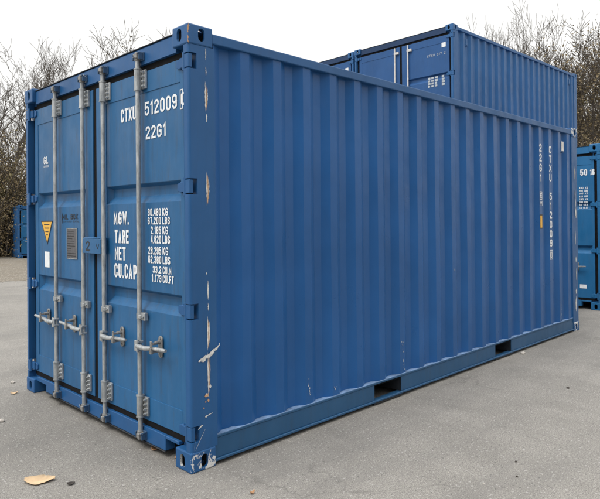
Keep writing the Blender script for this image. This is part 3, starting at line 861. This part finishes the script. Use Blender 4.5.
def make_shrub(seed, h, wd, nleaf, leafm):
    rng = random.Random(seed); st = MB(); lf = MB(); root = empty('shrub')
    for k in range(34):
        a = rng.uniform(0, 6.28); q = Vector((rng.gauss(0, wd*.18), rng.gauss(0, wd*.18), 0)); pts = [q.copy()]
        d = Vector((math.cos(a)*.35, math.sin(a)*.35, 1)).normalized(); hh = h*rng.uniform(.6, 1.05)
        for i in range(5):
            d = (d+Vector((rng.gauss(0, .16), rng.gauss(0, .16), .05))).normalized(); q = q+d*hh/5; pts.append(q.copy())
        st.tube(pts, [.022, .018, .014, .011, .008, .005], 4, caps=False)
        for _ in range(7):
            i = rng.randrange(1, 5); b = pts[i]; dd = (d+Vector((rng.gauss(0, .8), rng.gauss(0, .8), rng.gauss(.2, .4)))).normalized()
            e = b+dd*hh*rng.uniform(.15, .34); st.tube([b, (b+e)/2+Vector((0, 0, .03)), e], [.009, .007, .004], 3, caps=False)
            for _ in range(nleaf//7//34+1):
                t_ = rng.random(); leaf(lf, b.lerp(e, t_)+Vector([rng.gauss(0, .13) for _ in range(3)]), rng.uniform(.014, .038), rng)
    for _ in range(nleaf//3):
        leaf(lf, Vector((rng.gauss(0, wd*.36), rng.gauss(0, wd*.36), abs(rng.gauss(0, h*.33)))), rng.uniform(.014, .038), rng)
    st.build('stems', bark2, root); lf.build('foliage', leafm, root)
    return root
S1 = make_shrub(5, 3.2, 2.2, 9500, leaf_b); S2 = make_shrub(8, 3.0, 2.4, 9500, leaf_o)
SG = 'brown shrubs along the gravel verge'
spots = [(S1, -10, 28, 1.6, 'brown leafed shrub at the left edge of the verge, nearest the gravel'), (S1, 14, 28.5, 1.55, 'brown leafed shrub directly beside the far left container'), (S2, 2, 30.0, 1.8, 'olive brown shrub behind the first row at the left edge'),
         (S1, 30, 29.5, 1.3, 'brown shrub behind the far left container'),
         (S2, 575, 23.5, 1.35, 'olive brown shrub between the stack and the teal container'), (S1, 596, 21.5, 1.45, 'brown shrub behind the roof of the teal container')]
for i, (S_, u, dist, k, lab) in enumerate(spots):
    o = S_ if S_ not in used else copy_tree(S_)
    used.add(S_)
    o.scale = (k, k, k); o.location = ground_at(u, 300, dist); o.rotation_euler.z = i*1.3; tag(o, lab, 'shrub', SG)

# ------------------------------------------------------------------ small things on the asphalt
def fallen_leaf(u, v, ln, wd, rot, mat, label, curl=.012, jag=True, seed=1):
    rng = random.Random(seed); mb = MB(); n = 14
    top, bot = [], []
    for i in range(n+1):
        s_ = i/n; w_ = wd*math.sin(math.pi*min(1, s_*.92+.04))**.8*(1 + (rng.uniform(-.28, .12) if jag and s_ > .6 else rng.uniform(-.05, .05)))
        x = (s_-.5)*ln; z = .006+curl*(2*s_-1)**2
        top.append((x, w_/2, z+curl*.5)); bot.append((x, -w_/2*(1-.1*s_), z+curl*.2))
    mid = [((i/n-.5)*ln, 0, .004+curl*.6*(2*i/n-1)**2) for i in range(n+1)]
    vs = top+mid+bot; m = n+1
    mb.add(vs, [(m+i, m+i+1, i+1, i) for i in range(n)]+[(2*m+i, 2*m+i+1, m+i+1, m+i) for i in range(n)], 0, True)
    o = mb.build('fallen_leaf', mat); o.location = ground_at(u, v); o.rotation_euler = (0, 0, rot)
    sol = o.modifiers.new('s', 'SOLIDIFY'); sol.thickness = .0012
    return tag(o, label, 'leaf')
YR = cam_yaw - math.pi/2
fallen_leaf(39.5, 481.5, .165, .115, YR+.12, leaf_t, 'large tan leaf with a torn end lying at the bottom left', seed=4)
fallen_leaf(71, 484.5, .040, .036, YR+.3, leaf_d, 'small dark leaf beside the large tan leaf', .004, seed=2)
fallen_leaf(154.5, 450.5, .045, .036, YR-.4, leaf_r, 'brown leaf under the door sill near the corner casting', .012, seed=6)
fallen_leaf(252.5, 494, .030, .022, YR+.8, leaf_r, 'small brown curled leaf near the bottom edge', .01, seed=7)
fallen_leaf(14, 394, .055, .04, YR+.2, leaf_t, 'pale leaf on the asphalt left of the far corner casting', .01, seed=8)
for i, (u, v, s_, m, lab) in enumerate([(523, 354, .030, stone_m, 'pale stone near the second forklift pocket'), (512, 348, .035, stone_m, 'pale stone at the mouth of the second forklift pocket'), (568, 388.5, .014, leaf_d, 'black pebble alone on the asphalt at the right'),
                                   (516, 462, .009, leaf_d, 'tiny black pebble near the bottom right'), (517, 477, .008, leaf_d, 'tiny black pebble, the lowest at the bottom right'), (13, 383, .022, stone_m, 'pale stone left of the far corner casting'), (1, 422, .025, stone_m, 'pale stone at the left edge'), (176, 458, .012, leaf_r, 'tiny rust coloured stone beside the corner casting')]):
    bmm = bmesh.new(); bmesh.ops.create_icosphere(bmm, subdivisions=2, radius=1); rng = random.Random(i)
    for vtx in bmm.verts: vtx.co *= rng.uniform(.82, 1.12); vtx.co.z *= .55
    me = bpy.data.meshes.new('pebble'); bmm.to_mesh(me); bmm.free(); me.materials.append(m)
    o = link('pebble', me); o.scale = (s_, s_*.8, s_); o.location = ground_at(u, v); o.location.z = s_*.35; o.rotation_euler.z = i; tag(o, lab, 'pebble')
# grit scattered over the asphalt near the camera: one mass nobody could count
random.seed(21); g = MB()
for i in range(2200):
    x = random.uniform(-1.8, 9); y = random.uniform(-3.2, 5)
    if -.05 < x < L+.05 and -.02 < y < W+.05: continue
    r = abs(random.gauss(0, .0022))+.0012; a = random.random()*6
    vs = [(x+r*math.cos(a+k*2.09), y+r*math.sin(a+k*2.09), .0005) for k in range(3)]+[(x, y, r*1.1)]
    g.add(vs, [(0, 1, 3), (1, 2, 3), (2, 0, 3)])
tag(g.build('grit', stone_m), 'fine grit scattered over the asphalt', 'grit', kind='stuff')
